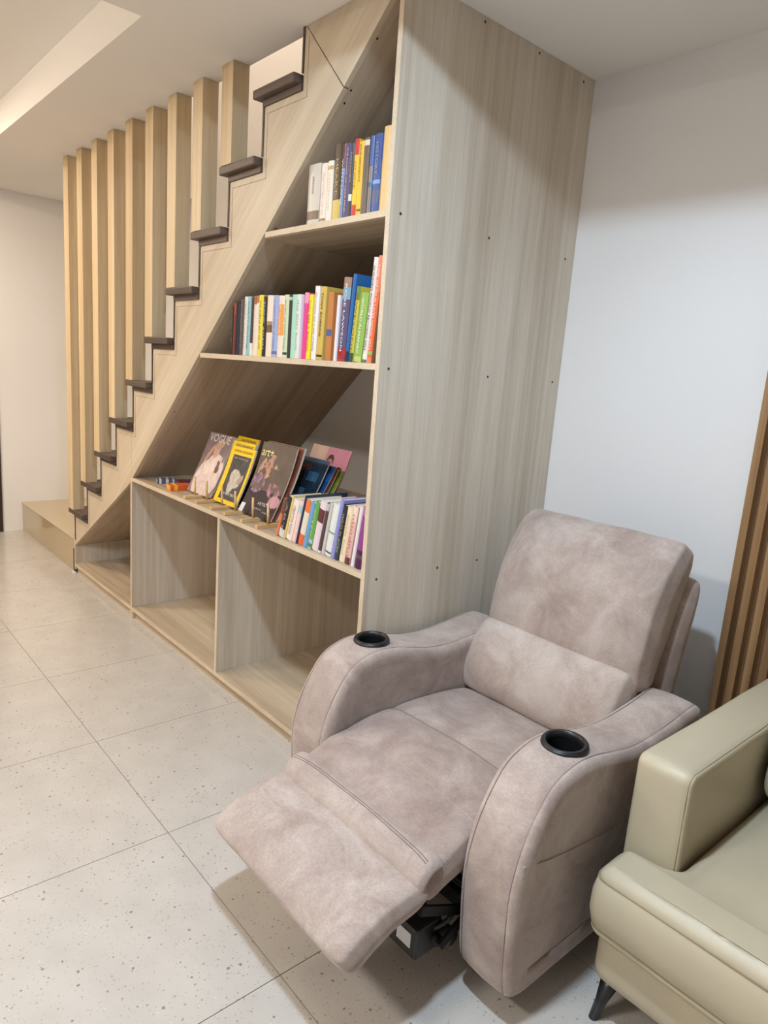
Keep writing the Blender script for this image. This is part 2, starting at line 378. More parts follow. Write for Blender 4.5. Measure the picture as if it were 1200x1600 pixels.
# stepped cladding: a lower, a long middle and an upper panel
def zs(x): return 1.791+.885*(x+.635)       # lower slanted edge
steps = []
for i in range(0, 10):
    x, z = P(i); steps += [(x, z), (x-RUN, z)]
low_i = 6
x6 = -1.837
up = [(PX, ZC-.001), (PX, P(0)[1]+.001)]
seam = [(PX+.006, ZC-.001), (-.232, zs(-.232))]
poly_top = [(PX+.008, ZC-.001), (-.0005, ZC-.001), (-.0005, zs(0)), (-.228, zs(-.228))]
poly_mid = [(PX, ZC-.001), (PX+.002, ZC-.001), (-.234, zs(-.234)), (x6, zs(x6)), (x6, P(7)[1]+RISE), (P(6)[0]-RUN+RUN, P(7)[1]+RISE)]
pts = [(PX, ZC-.001), (PX+.004, ZC-.001), (-.2315, zs(-.2315)), (x6+.001, zs(x6+.001))]
z_here = P(6)[1]
pts += [(x6+.001, z_here)]
for i in range(6, -1, -1):
    x, z = P(i)
    if i == 6: pts += [(x, z)]
    else: pts += [(x-RUN, z), (x, z)]
prism('stringer_panel', pts, 1, 0, .018, M_woodS, st)
prism('stringer_panel', poly_top, 1, 0, .018, M_woodS, st)
pl = [(x6-.001, z_here), (x6-.001, zs(x6)-.001), (-1.868, .70), (-2.735, .175), (-2.735, P(9)[1]), (P(9)[0], P(9)[1]), (P(9)[0], P(8)[1]), (P(8)[0], P(8)[1]), (P(8)[0], P(7)[1]), (P(7)[0], P(7)[1]), (P(7)[0], z_here)]
prism('stringer_panel', pl, 1, 0, .018, M_woodS, st)
# pale edging band with fine joint lines that follows the steps
M_line = mat('joint_line', srgb(150, 128, 100), .8)
for i in range(0, 9):
    x, z = P(i); o_ = .022
    boxes('joint_line', [((x-RUN+o_, -.0008, z-o_-.0012), (x+o_, 0, z-o_)), ((x-RUN+o_-.0006, -.0008, z-RISE-o_), (x-RUN+o_+.0006, 0, z-o_))], M_line, st)
boxes('joint_line', [((PX+.022-.0006, -.0008, PZ-.022), (PX+.022+.0006, 0, ZC-.03))], M_line, st)
for i in range(0, 10):
    x, z = P(i)
    xr = x; xl = x-RUN
    boxes('tread', [((xl-.032, -.03, z+.022), (xr-.012, D-.002, z+.05))], M_tread, st, bev=.004)
    boxes('tread_base', [((xl-.004, -.006, z+.0005), (xr-.004, D-.002, z+.0215))], M_tread, st)
    zt = z+RISE if i else ZC+.03
    zb = z-RISE+.05
    boxes('riser', [((xl-.006, -.004, max(zb, .213) if i < 9 else .213), (xl+.002, D-.002, z+.0004))], M_tread, st)
boxes('riser', [((PX-.008, -.004, PZ+.05), (PX-.0005, YE-.002, ZC-.0015)), ((PX-.008, YE-.002, PZ+.05), (PX-.0005, D-.002, ZC+.05))], M_tread, st)
# sloped underside boards
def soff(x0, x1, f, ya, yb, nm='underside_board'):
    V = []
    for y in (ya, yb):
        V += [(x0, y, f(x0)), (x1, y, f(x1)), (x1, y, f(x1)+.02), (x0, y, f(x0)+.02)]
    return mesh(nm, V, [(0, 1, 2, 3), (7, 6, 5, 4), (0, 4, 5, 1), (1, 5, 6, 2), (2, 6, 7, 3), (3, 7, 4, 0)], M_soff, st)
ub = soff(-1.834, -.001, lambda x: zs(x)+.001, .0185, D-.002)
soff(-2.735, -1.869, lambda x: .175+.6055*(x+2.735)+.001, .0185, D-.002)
nrm = Vector((-.885, 0, 1)).normalized()
def disc(name, c, n, r, M, parent, th=.0008):
    n = Vector(n).normalized(); u = n.orthogonal().normalized(); w = n.cross(u)
    V = []
    for t in (0, th):
        for k in range(10): V.append(tuple(Vector(c)+n*t+(u*math.cos(2*PI*k/10)+w*math.sin(2*PI*k/10))*r))
    F = [tuple(range(10)), tuple(range(19, 9, -1))]+[(k, (k+1) % 10, (k+1) % 10+10, k+10) for k in range(10)]
    return mesh(name, V, F, M, parent)
for x, y in ((-.115, .022), (-.231, .028), (-.262, .03), (-.62, .03), (-1.41, .03)):
    disc('screw', (x, y, zs(x)+.0008), (.885, 0, -1), .0035, M_screw, ub)

scr = root('slat_screen', 'row of nine upright pale oak slats standing on the stair treads', 'screen', (-1.8, -.005, .36))
for i in range(1, 10):
    x = P(i)[0]-RUN-.025+.003; z = P(i)[1]+.0505
    boxes('slat', [((x, -.03, z), (x+.080, .0345, ZC-.0005))], M_slat, scr, bev=.001)

# ------------------------------------------------------------------ bookcase under the stairs
bc = root('bookcase', 'built-in pale wood laminate bookcase fitted under the stairs', 'bookcase', (-.9, .4, 0))
sp = boxes('side_panel', [((.0, .0005, 0), (.018, D-.001, ZC-.001))], M_woodV, bc)
boxes('edge_band', [((.0, -.0009, 0), (.018, .0004, ZC-.001))], M_edge, bc)
for y, z in [(.038, 1.783), (.307, 2.353), (.563, 2.354), (.806, 2.345), (.412, 1.783), (.82, 1.783), (.035, 1.359), (.472, 1.358), (.83, 1.357), (.047, .72), (.314, .722), (.512, .724)]:
    disc('screw', (.0178, y, z), (1, 0, 0), .0042, M_screw, sp)
def shelf(x0, x1, zt, th=.018, yb=D-.002, nm='shelf'):
    s = boxes(nm, [((x0, .0008, zt-th), (x1, yb, zt))], M_woodX, bc)
    boxes('edge_band', [((x0, -.0006, zt-th), (x1, .0008, zt))], M_edge, s)
    return s
def xs(z): return (z-1.791)/.885-.635
for zt in (1.789, 1.371):
    x0 = xs(zt)
    V = [(x0, .019, zt), (-.0006, .019, zt), (-.0006, .019, zt-.018), (x0-.0195, .019, zt-.018)]
    V2 = [(a, D-.002, c) for a, b_, c in V]
    s = mesh('shelf', V+V2, [(0, 1, 2, 3), (7, 6, 5, 4), (0, 4, 5, 1), (1, 5, 6, 2), (2, 6, 7, 3), (3, 7, 4, 0)], M_woodX, bc)
    boxes('edge_band', [((x0+.0005, -.0006, zt-.018), (-.0006, .019, zt))], M_edge, s)
ZL = .741
shelf(-1.849, -.0006, ZL)
ZP = .058
for x0, z1 in ((-1.849, ZL-.0185), (-.926, ZL-.0185)):
    d_ = boxes('divider', [((x0, .0008, ZP+.0005 if x0 > -1 else 0), (x0+.018, D-.002, z1))], M_woodV, bc)
    boxes('edge_band', [((x0, -.0006, ZP+.0005 if x0 > -1 else 0), (x0+.018, .0008, z1))], M_edge, d_)
e = boxes('end_panel', [((-2.752, .001, .018), (-2.7365, D-.002, .1735))], M_woodV, bc)
boxes('edge_band', [((-2.752, -.0006, .018), (-2.7365, .001, .36))], M_edge, bc)
shelf(-1.8305, -.0006, ZP, nm='base_board')
shelf(-2.736, -1.8495, ZP, nm='base_board')
boxes('plinth', [((-2.73, .012, 0), (-1.8495, .03, ZP-.0185))], M_woodX, bc)
boxes('plinth', [((-1.8305, .012, 0), (-.0006, .03, ZP-.0185))], M_woodX, bc)
boxes('foot_block', [((-1.851, -.004, 0), (-1.815, .012, .036))], M_woodV, bc)
# end gap fitting at the foot of the cladding
gp = root('end_bracket', 'small black metal bracket in the gap beside the low stone step', 'bracket', (-2.757, 0, 0))
boxes('upright_plate', [((-2.7615, -.004, .02), (-2.7525, .004, .15))], M_black, gp)
boxes('foot_plate', [((-2.762, -.012, .0), (-2.725, .0005, .010))], M_white, gp)
boxes('clip', [((-2.752, -.006, .011), (-2.73, -.001, .022))], M_black, gp)

# ------------------------------------------------------------------ ribbed wall panel at right
wp = root('ribbed_wall_panel', 'brown ribbed wood wall panel at the right edge behind the cream sofa', 'wall panel', (1.6, D-.02, 0))
boxes('backing_board', [((.742, D-.012, 0), (3.2, D-.001, 2.3))], M_ribb, wp)
x = .742; k = 0
while x < 3.15:
    w = .03
    prism('rib', [(x, D-.0125), (x+w, D-.0125), (x+w-.004, D-.034), (x+.004, D-.034)], 2, 0, 2.3, M_rib, wp)
    x += w+.012; k += 1

# ------------------------------------------------------------------ recliner
rc = root('recliner', 'mauve fabric recliner armchair with raised footrest and two cup holders', 'armchair', (.46, .2, 0))
arm_prof = [(-.222, .066), (-.250, .085), (-.262, .15), (-.270, .25), (-.270, .34), (-.250, .42), (-.212, .49), (-.165, .54), (-.095, .563), (-.02, .562), (.06, .545), (.14, .53), (.23, .527), (.33, .535), (.43, .548), (.468, .546), (.482, .52), (.48, .42), (.47, .25), (.465, .1), (.44, .068), (.30, .062), (.0, .062), (-.18, .062)]
def arm(x0, x1, dz, inner):
    out = catmull([(a, b+dz*max(0, (b-.06)/.5)) for a, b in arm_prof], 5, True)
    w = x1-x0; L = [(x0+.004, .06), (x0+.0005, .04), (x0, .024), (x0+.002, .012), (x0+.008, .004), (x0+.016, .0005), (x0+.0175, .002), (x0+.019, .0005), (x0+.035, -.002), ((x0+x1)/2, -.004)]
    R_ = [(x0+x1-t, i) for t, i in L[:-1]][::-1]
    o = loft('armrest', out, 0, L+R_, M_fab, rc, disp=.0012)
    if area2(out) < 0: out = out[::-1]
    for xx in (x0+.0175, x1-.0175):
        tube('seam', [(xx, p[0], p[1]) for p in offset2(out, .0012)], .0013, M_seam, o, True)
    return o, out
aR, outR = arm(.722, .873, 0, 0)
aL, outL = arm(.05, .210, .012, 1)
def cup(cx, cy, cz, armo):
    # bore the hole, apply, drop the cutter
    bm = bmesh.new(); bmesh.ops.create_cone(bm, cap_ends=True, segments=44, radius1=.0465, radius2=.0465, depth=.16)
    me = bpy.data.meshes.new('c'); bm.to_mesh(me); bm.free(); c = bpy.data.objects.new('c', me); COL.objects.link(c); c.location = (cx, cy, cz)
    md = armo.modifiers.new('b', 'BOOLEAN'); md.object = c; md.operation = 'DIFFERENCE'; md.solver = 'EXACT'
    dg = bpy.context.evaluated_depsgraph_get(); dg.update()
    nm = bpy.data.meshes.new_from_object(armo.evaluated_get(dg)); armo.modifiers.clear(); armo.data = nm
    bpy.data.objects.remove(c)
    t = Matrix.Rotation(math.radians(3), 3, 'X')
    well = [(.0003, -.07), (.018, -.07), (.034, -.07), (.038, -.066), (.0402, -.05), (.0406, -.004), (.0408, .002)]
    prof = [(.0405, -.006), (.0405, .003), (.043, .007), (.049, .0075), (.0525, .005), (.0535, .0), (.052, -.003), (.0400, -.0035)]
    h = lathe('cup_holder', prof, (cx, cy, cz), M_black, rc, 44, t)
    lathe('well', well, (cx, cy, cz), M_cupin, h, 44, t)
    lathe('rim', [(.0415, .0065), (.043, .009), (.047, .0095), (.050, .0085), (.0505, .0065)], (cx, cy, cz), M_black, h, 44, t)
cup(.797, -.045, .568, aR); cup(.130, -.052, .580, aL)
# pocket seam on the outer side of the near arm
tube('pocket_seam', catmull([(.8700, -.255, .400), (.8712, -.2, .385), (.8712, -.1, .366), (.8712, .05, .348), (.8712, .2, .336), (.8705, .4, .33)], 6), .0017, M_fab, rc)
# seat pad
def seat_post(p, A, t, C):
    # cross folds on the top of the seat
    if C > .3:
        for y0, dpt, w in ((-.03, .010, .012), (-.205, .006, .03), (-.262, -.004, .02)):
            d = (p.y-y0-.01*A*A)/w
            p.z -= dpt*math.exp(-d*d)
    return p
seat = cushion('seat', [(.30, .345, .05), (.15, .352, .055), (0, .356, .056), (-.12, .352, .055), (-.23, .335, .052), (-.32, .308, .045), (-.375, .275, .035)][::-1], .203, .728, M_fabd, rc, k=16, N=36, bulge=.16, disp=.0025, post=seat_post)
def curve_x(x0, x1, fy, fz, n=24, amp=.0):
    return [(x0+(x1-x0)*i/n, fy(i/n), fz(i/n)) for i in range(n+1)]
# front lip roll of the seat and the footrest
lip = cushion('seat_lip', [(-.325, .345, .012), (-.352, .345, .020), (-.378, .325, .022), (-.39, .30, .016)][::-1], .200, .728, M_fab, rc, k=10, N=26, bulge=.1, disp=.0025)
foot = cushion('footrest', [(-.35, .292, .03), (-.42, .288, .038), (-.50, .266, .042), (-.555, .243, .040), (-.583, .225, .03)][::-1], .198, .733, M_fab, rc, k=9, N=34, bulge=.12, disp=.0035)
# stitched lines
from mathutils.bvhtree import BVHTree
def drape(o, pts, off=.0003):
    dg = bpy.context.evaluated_depsgraph_get(); dg.update(); t = BVHTree.FromObject(o, dg); out = []
    L0 = origin(o)
    for x, y in pts:
        h = t.ray_cast(Vector((x, y, 1.2))-L0, Vector((0, 0, -1)))
        if h[0] is not None: out.append(h[0]+L0+Vector((0, 0, off)))
    return out
for yy, amp, r_, m_, ob in ((-.03, .0015, .0014, M_seam, seat), (-.205, .002, .0016, M_fab, seat), (-.352, .001, .0010, M_seam, lip), (-.358, .001, .0010, M_seam, lip)):
    tube('seam', drape(ob, [(.218+.492*i/40, yy+amp*math.sin(i*.35)-.01*(abs(i-20)/20)**3) for i in range(41)]), r_, m_, ob)
# back
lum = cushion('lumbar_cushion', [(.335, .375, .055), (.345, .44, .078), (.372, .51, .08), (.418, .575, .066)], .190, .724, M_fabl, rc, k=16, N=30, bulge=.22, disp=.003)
back = cushion('back_cushion', [(.436, .530, .055), (.442, .60, .076), (.466, .69, .084), (.502, .79, .084), (.550, .875, .072), (.594, .922, .048)], .188, .738, M_fab, rc, k=15, N=38, bulge=.28, disp=.004)
shell = cushion('back_shell', [(.535, .36, .04), (.555, .48, .052), (.585, .62, .054), (.618, .75, .05), (.645, .835, .03)], .196, .748, M_fab, rc, k=12, N=24, bulge=.05, disp=.002)
# body below the seat and the front flap
boxes('base_frame', [((.215, -.12, .05), (.235, .46, .09)), ((.69, -.12, .05), (.71, .46, .09)), ((.215, .44, .05), (.71, .46, .09)), ((.215, -.12, .05), (.71, -.10, .09))], M_metal, rc)
cushion('back_valance', [(.475, .08, .008), (.49, .25, .01), (.50, .42, .008)], .06, .862, M_fab, rc, k=20, N=12, bulge=.05, disp=.001)
cushion('front_flap', [(-.215, .27, .006), (-.20, .31, .01), (-.185, .34, .008)], .60, .722, M_fab, rc, k=8, N=10, bulge=.1, disp=.003)
for (x_, y_) in ((.12, -.02), (.12, .40), (.80, -.02), (.80, .40)):
    lathe('glide', [(.0, 0), (.02, 0), (.022, .01), (.018, .065), (0, .065)], (x_, y_, 0), M_black, rc, 16)
def bar(name, a, b, w, M, parent):
    a, b = Vector(a), Vector(b); t = (b-a).normalized(); u = Vector((1, 0, 0)); n = t.cross(u).normalized()
    V = []
    for p in (a, b):
        for su, sn in ((-1, -1), (1, -1), (1, 1), (-1, 1)): V.append(tuple(p+u*su*.004+n*sn*w))
    return mesh(name, V, [(0, 1, 2, 3), (7, 6, 5, 4), (0, 4, 5, 1), (1, 5, 6, 2), (2, 6, 7, 3), (3, 7, 4, 0)], M, parent)
for xx in (.255, .703):
    bar('linkage_bar', (xx, -.08, .10), (xx, -.36, .235), .011, M_metal, rc)
    bar('linkage_bar', (xx+.01, -.06, .24), (xx+.01, -.30, .12), .011, M_metal, rc)
    if xx < .5: bar('linkage_bar', (xx-.01, -.29, .115), (xx-.01, -.47, .225), .011, M_metal, rc)
    bar('linkage_bar', (xx+.02, -.10, .09), (xx+.02, -.22, .30), .012, M_metal, rc)
tube('cross_tube', [(.24, -.29, .115), (.70, -.29, .115)], .011, M_metal, rc, seg=10)
tube('cross_tube', [(.24, -.09, .1), (.70, -.09, .1)], .012, M_metal, rc, seg=10)
mb = boxes('motor_box', [((.545, -.35, .088), (.688, -.27, .165))], M_black, rc, bev=.006)
boxes('spec_label', [((.628, -.3518, .112), (.672, -.3502, .148))], M_white, mb)
tube('motor_cable', catmull([(.67, -.30, .13), (.70, -.27, .16), (.69, -.2, .2), (.66, -.15, .26)], 6), .006, M_black, rc, seg=8)
lathe('pivot_knob', [(0, -.02), (.018, -.02), (.02, 0), (.018, .02), (0, .02)], (.695, -.262, .12), M_black, rc, 16, Matrix.Rotation(PI/2, 3, 'Y'))
# ------------------------------------------------------------------ sofa
sf = root('sofa', 'cream leather sofa with square arm and black legs at bottom right', 'sofa', (1.7, .35, 0))
def rrect(x0, y0, x1, y1, r, n=6):
    out = []
    for cx, cy, a0 in ((x1-r, y0+r, -PI/2), (x1-r, y1-r, 0), (x0+r, y1-r, PI/2), (x0+r, y0+r, PI)):
        for i in range(n+1):
            a = a0+PI/2*i/n; out.append((cx+r*math.cos(a), cy+r*math.sin(a)))
    return out
def dens(poly, d=.03):
    out = []
    for i in range(len(poly)):
        a, c = poly[i], poly[(i+1) % len(poly)]; L = math.hypot(c[0]-a[0], c[1]-a[1]); k_ = max(1, int(L/d))
        for j in range(k_): out.append((a[0]+(c[0]-a[0])*j/k_, a[1]+(c[1]-a[1])*j/k_))
    return out
# arms: outline in (y, z), lofted across x
def sofa_arm(x0, x1):
    out = dens(rrect(.03, .30, .80, .588, .024))
    L = [(x0+.004, .022), (x0, .014), (x0+.002, .005), (x0+.008, .0008), (x0+.02, -.002), ((x0+x1)/2, -.004), (x1-.02, -.002), (x1-.009, .0005), (x1-.0065, .0028), (x1-.004, .002), (x1-.001, .007), (x1, .014), (x1-.003, .022)]
    o = loft('armrest', out, 0, L, M_leath, sf, disp=.0012)
    oo = out if area2(out) > 0 else out[::-1]
    tube('seam', [(x1-.0062, p[0], p[1]) for p in offset2(oo, .0020)], .0012, M_lseam, o, True)
    return o
sofa_arm(.928, 1.05); sofa_arm(2.62, 2.742)
# T-shaped seat cushion
tc = [(.938, -.105), (2.735, -.105), (2.735, .022), (2.618, .03), (2.618, .62), (1.052, .62), (1.052, .03), (.938, .022)]
def roundpoly(poly, r, n=5):
    out = []; N = len(poly)
    for i in range(N):
        p = Vector(poly[i]); a = Vector(poly[i-1])-p; c = Vector(poly[(i+1) % N])-p
        rr = min(r, a.length*.45, c.length*.45); A = p+a.normalized()*rr; B = p+c.normalized()*rr
        for k_ in range(n+1):
            t = k_/n; q = A*(1-t)**2+p*2*t*(1-t)+B*t*t; out.append((q.x, q.y))
    return out
to = dens(roundpoly(tc, .036), .03)
lv = [(.218, .024), (.219, .018), (.226, .007), (.238, .0), (.243, .003), (.248, -.001), (.28, -.008), (.32, -.008), (.352, -.001), (.357, .003), (.362, .002), (.373, .010), (.381, .020), (.384, .027)]
cu = loft('seat_cushion', to, 2, lv, M_leath, sf, disp=.002)
to2 = to if area2(to) > 0 else to[::-1]
for zz in (.243, .357):
    tube('seam', [(p[0], p[1], zz) for p in offset2(to2, .0018)], .0015, M_lseam, cu, True)
bo = dens(roundpoly([(.945, -.075), (2.73, -.075), (2.73, .80), (.945, .80)], .04), .03)
loft('base', bo, 2, [(.101, .03), (.10, .025), (.103, .012), (.112, .003), (.13, 0), (.19, 0), (.206, .003), (.214, .012), (.216, .03)], M_leath, sf, disp=.001)
bk = cushion('back_cushion', [(.43, .40, .05), (.46, .50, .085), (.50, .62, .09), (.56, .74, .06)], 1.056, 1.835, M_leath, sf, k=9, N=24, bulge=.3, disp=.003)
cushion('back_cushion', [(.43, .40, .05), (.46, .50, .085), (.50, .62, .09), (.56, .74, .06)], 1.84, 2.615, M_leath, sf, k=9, N=24, bulge=.3, disp=.003)
loft('back_frame', dens(rrect(1.05, .58, 2.62, .80, .03)), 2, [(.22, .02), (.215, .01), (.23, 0), (.66, 0), (.69, .008), (.699, .02), (.701, .026)], M_leath, sf, disp=.001)
def leg(x, y, sx, sy):
    prof = []
    V = []
    for t, r in ((0, .010), (.05, .013), (.1005, .021)):
        cx, cy = x+sx*(1-t/.1)*.018, y+sy*(1-t/.1)*.018
        for k_ in range(12): V.append((cx+r*math.cos(2*PI*k_/12), cy+r*math.sin(2*PI*k_/12), t))
    F = [tuple(range(12)), tuple(range(24, 36))]
    for l_ in range(2):
        for k_ in range(12): F.append((l_*12+k_, l_*12+(k_+1) % 12, (l_+1)*12+(k_+1) % 12, (l_+1)*12+k_))
    mesh('leg', V, F, M_black, sf, True)
for a in ((.985, -.045, -1, -1), (2.69, -.045, 1, -1), (.985, .76, -1, 1), (2.69, .76, 1, 1)): leg(*a)

# ------------------------------------------------------------------ books
def book(shelf_z, xl, xr, h, lean, col, label, depth=.15, y=.016, bands=(), text=None, tcol=(250, 250, 250), tsize=None, tz=.5, tlen=.7, group='books', page_top=False, thick=None):
    th = (thick or (xr-xl))*math.cos(lean)-.0008
    th = max(th, .006)
    r = root('book', label, 'book', (xr-.0004, y, shelf_z+.0006), group, (0, lean, 0))
    c = .0016; N = 6
    # cover outline in local xy: x from -th to 0, y from 0 to depth, softly rounded spine
    o = [(-th, depth), (-th, .004), (-th*.8, .0008), (-th*.5, 0), (-th*.2, .0008), (0, .004), (0, depth), (-c, depth), (-c, .005), (-th+c, .005), (-th+c, depth)]
    prism('cover', o, 2, 0, h, cmat(col, .38), r, local=True)
    boxes('pages', [((-th+c, .006, .003), (-c, depth-.004, h-.003))], M_page, r, local=True)
    for z0, z1, bc_ in bands:
        prism('spine_band', [(-th*.985, .0036), (-th*.8, .0003), (-th*.5, -.0005), (-th*.2, .0003), (-th*.015, .0036), (-th*.5, .006)], 2, h*z0, h*z1, cmat(bc_, .4), r, local=True)
    if text:
        ts = tsize or th*.75
        mt = Matrix.Translation((-th*.5, -.0011, h*tz)) @ Matrix.Rotation(PI/2, 4, 'X') @ Matrix.Rotation(-PI/2, 4, 'Z')
        text_mesh('spine_title', text, ts, cmat(tcol, .5), r, mt, fit=h*tlen)
    return r
# top shelf
ZT = 1.789
G1 = 'books on the top shelf'
TOPB = [
 (-.426, -.359, .183, (205, 197, 186), 'thick pale grey book at the left end of the top shelf', [(.10, .24, (120, 100, 80))], 'silence', (120, 112, 104), .016, .66, .28),
 (-.356, -.324, .177, (236, 222, 206), 'cream book right of the pale grey one on the top shelf', [(.05, .09, (150, 120, 90))], 'THE STORY OF US', (222, 190, 178), .015, .5, .7),
 (-.323, -.293, .179, (238, 226, 206), 'cream book touching the dark brown gilded book, top shelf', [(.86, .92, (190, 160, 100))], 'COLLECTED', (224, 196, 180), .014, .5, .6),
 (-.290, -.250, .221, (70, 56, 44), 'dark brown book with gold lettering on the top shelf', [(.0, .28, (214, 184, 92)), (.28, .30, (60, 46, 36))], 'HEART', (196, 156, 88), .020, .58, .46),
 (-.249, -.235, .216, (98, 30, 38), 'slim maroon book with pale blue lower spine on the top shelf', [(.0, .68, (120, 140, 176))], 'WITH LOVE', (240, 236, 228), .009, .5, .6),
 (-.234, -.211, .214, (66, 58, 104), 'navy purple book with small pink lettering on the top shelf', [], 'THE POWER OF YOUR MIND', (205, 170, 190), .012, .52, .85),
 (-.210, -.194, .210, (48, 42, 52), 'near black book with a white spine sticker on the top shelf', [(.24, .33, (226, 220, 206))], 'MEMORY', (190, 170, 120), .009, .68, .4),
 (-.193, -.171, .218, (238, 192, 30), 'yellow book with red top and red foot on the top shelf', [(.80, 1., (198, 38, 36)), (.0, .17, (204, 52, 40))], 'GUIDE', (180, 130, 20), .014, .55, .35),
 (-.170, -.149, .207, (240, 188, 48), 'yellow book with a black title right of the red-topped one', [(.08, .11, (120, 80, 20))], 'YOUR ERRONEOUS', (60, 46, 20), .010, .72, .5),
 (-.149, -.123, .213, (88, 74, 64), 'grey brown book with a white mark at its head, top shelf', [(.90, .97, (215, 205, 190))], None, None, None, .5, .5),
 (-.119, -.102, .213, (60, 88, 146), 'slim blue book with a silvery lower half on the top shelf', [(.0, .62, (134, 122, 112)), (.36, .42, (120, 160, 210))], None, None, None, .5, .5),
 (-.101, -.067, .214, (38, 72, 138), 'wide deep blue book with a pale blue stripe, top shelf', [(.38, .43, (112, 160, 214)), (.14, .30, (70, 84, 120))], 'HISTORY', (150, 160, 190), .018, .7, .4),
 (-.066, -.041, .216, (42, 74, 134), 'tall blue book with a gold spine panel on the top shelf', [(.02, .66, (120, 104, 80)), (.38, .43, (112, 160, 214))], None, None, None, .5, .5),
 (-.037, -.006, .216, (216, 178, 118), 'tan book standing alone against the side panel, top shelf', [], None, None, None, .5, .5)]
for (a, b_, h, c, lab, bands, tx, tc_, ts, tz, tl) in TOPB:
    book(ZT, a, b_, h, math.radians(.4), c, lab, .14, .022 if a < -.04 else .001, bands, tx, tc_ or (0, 0, 0), ts, tz, tl, G1)
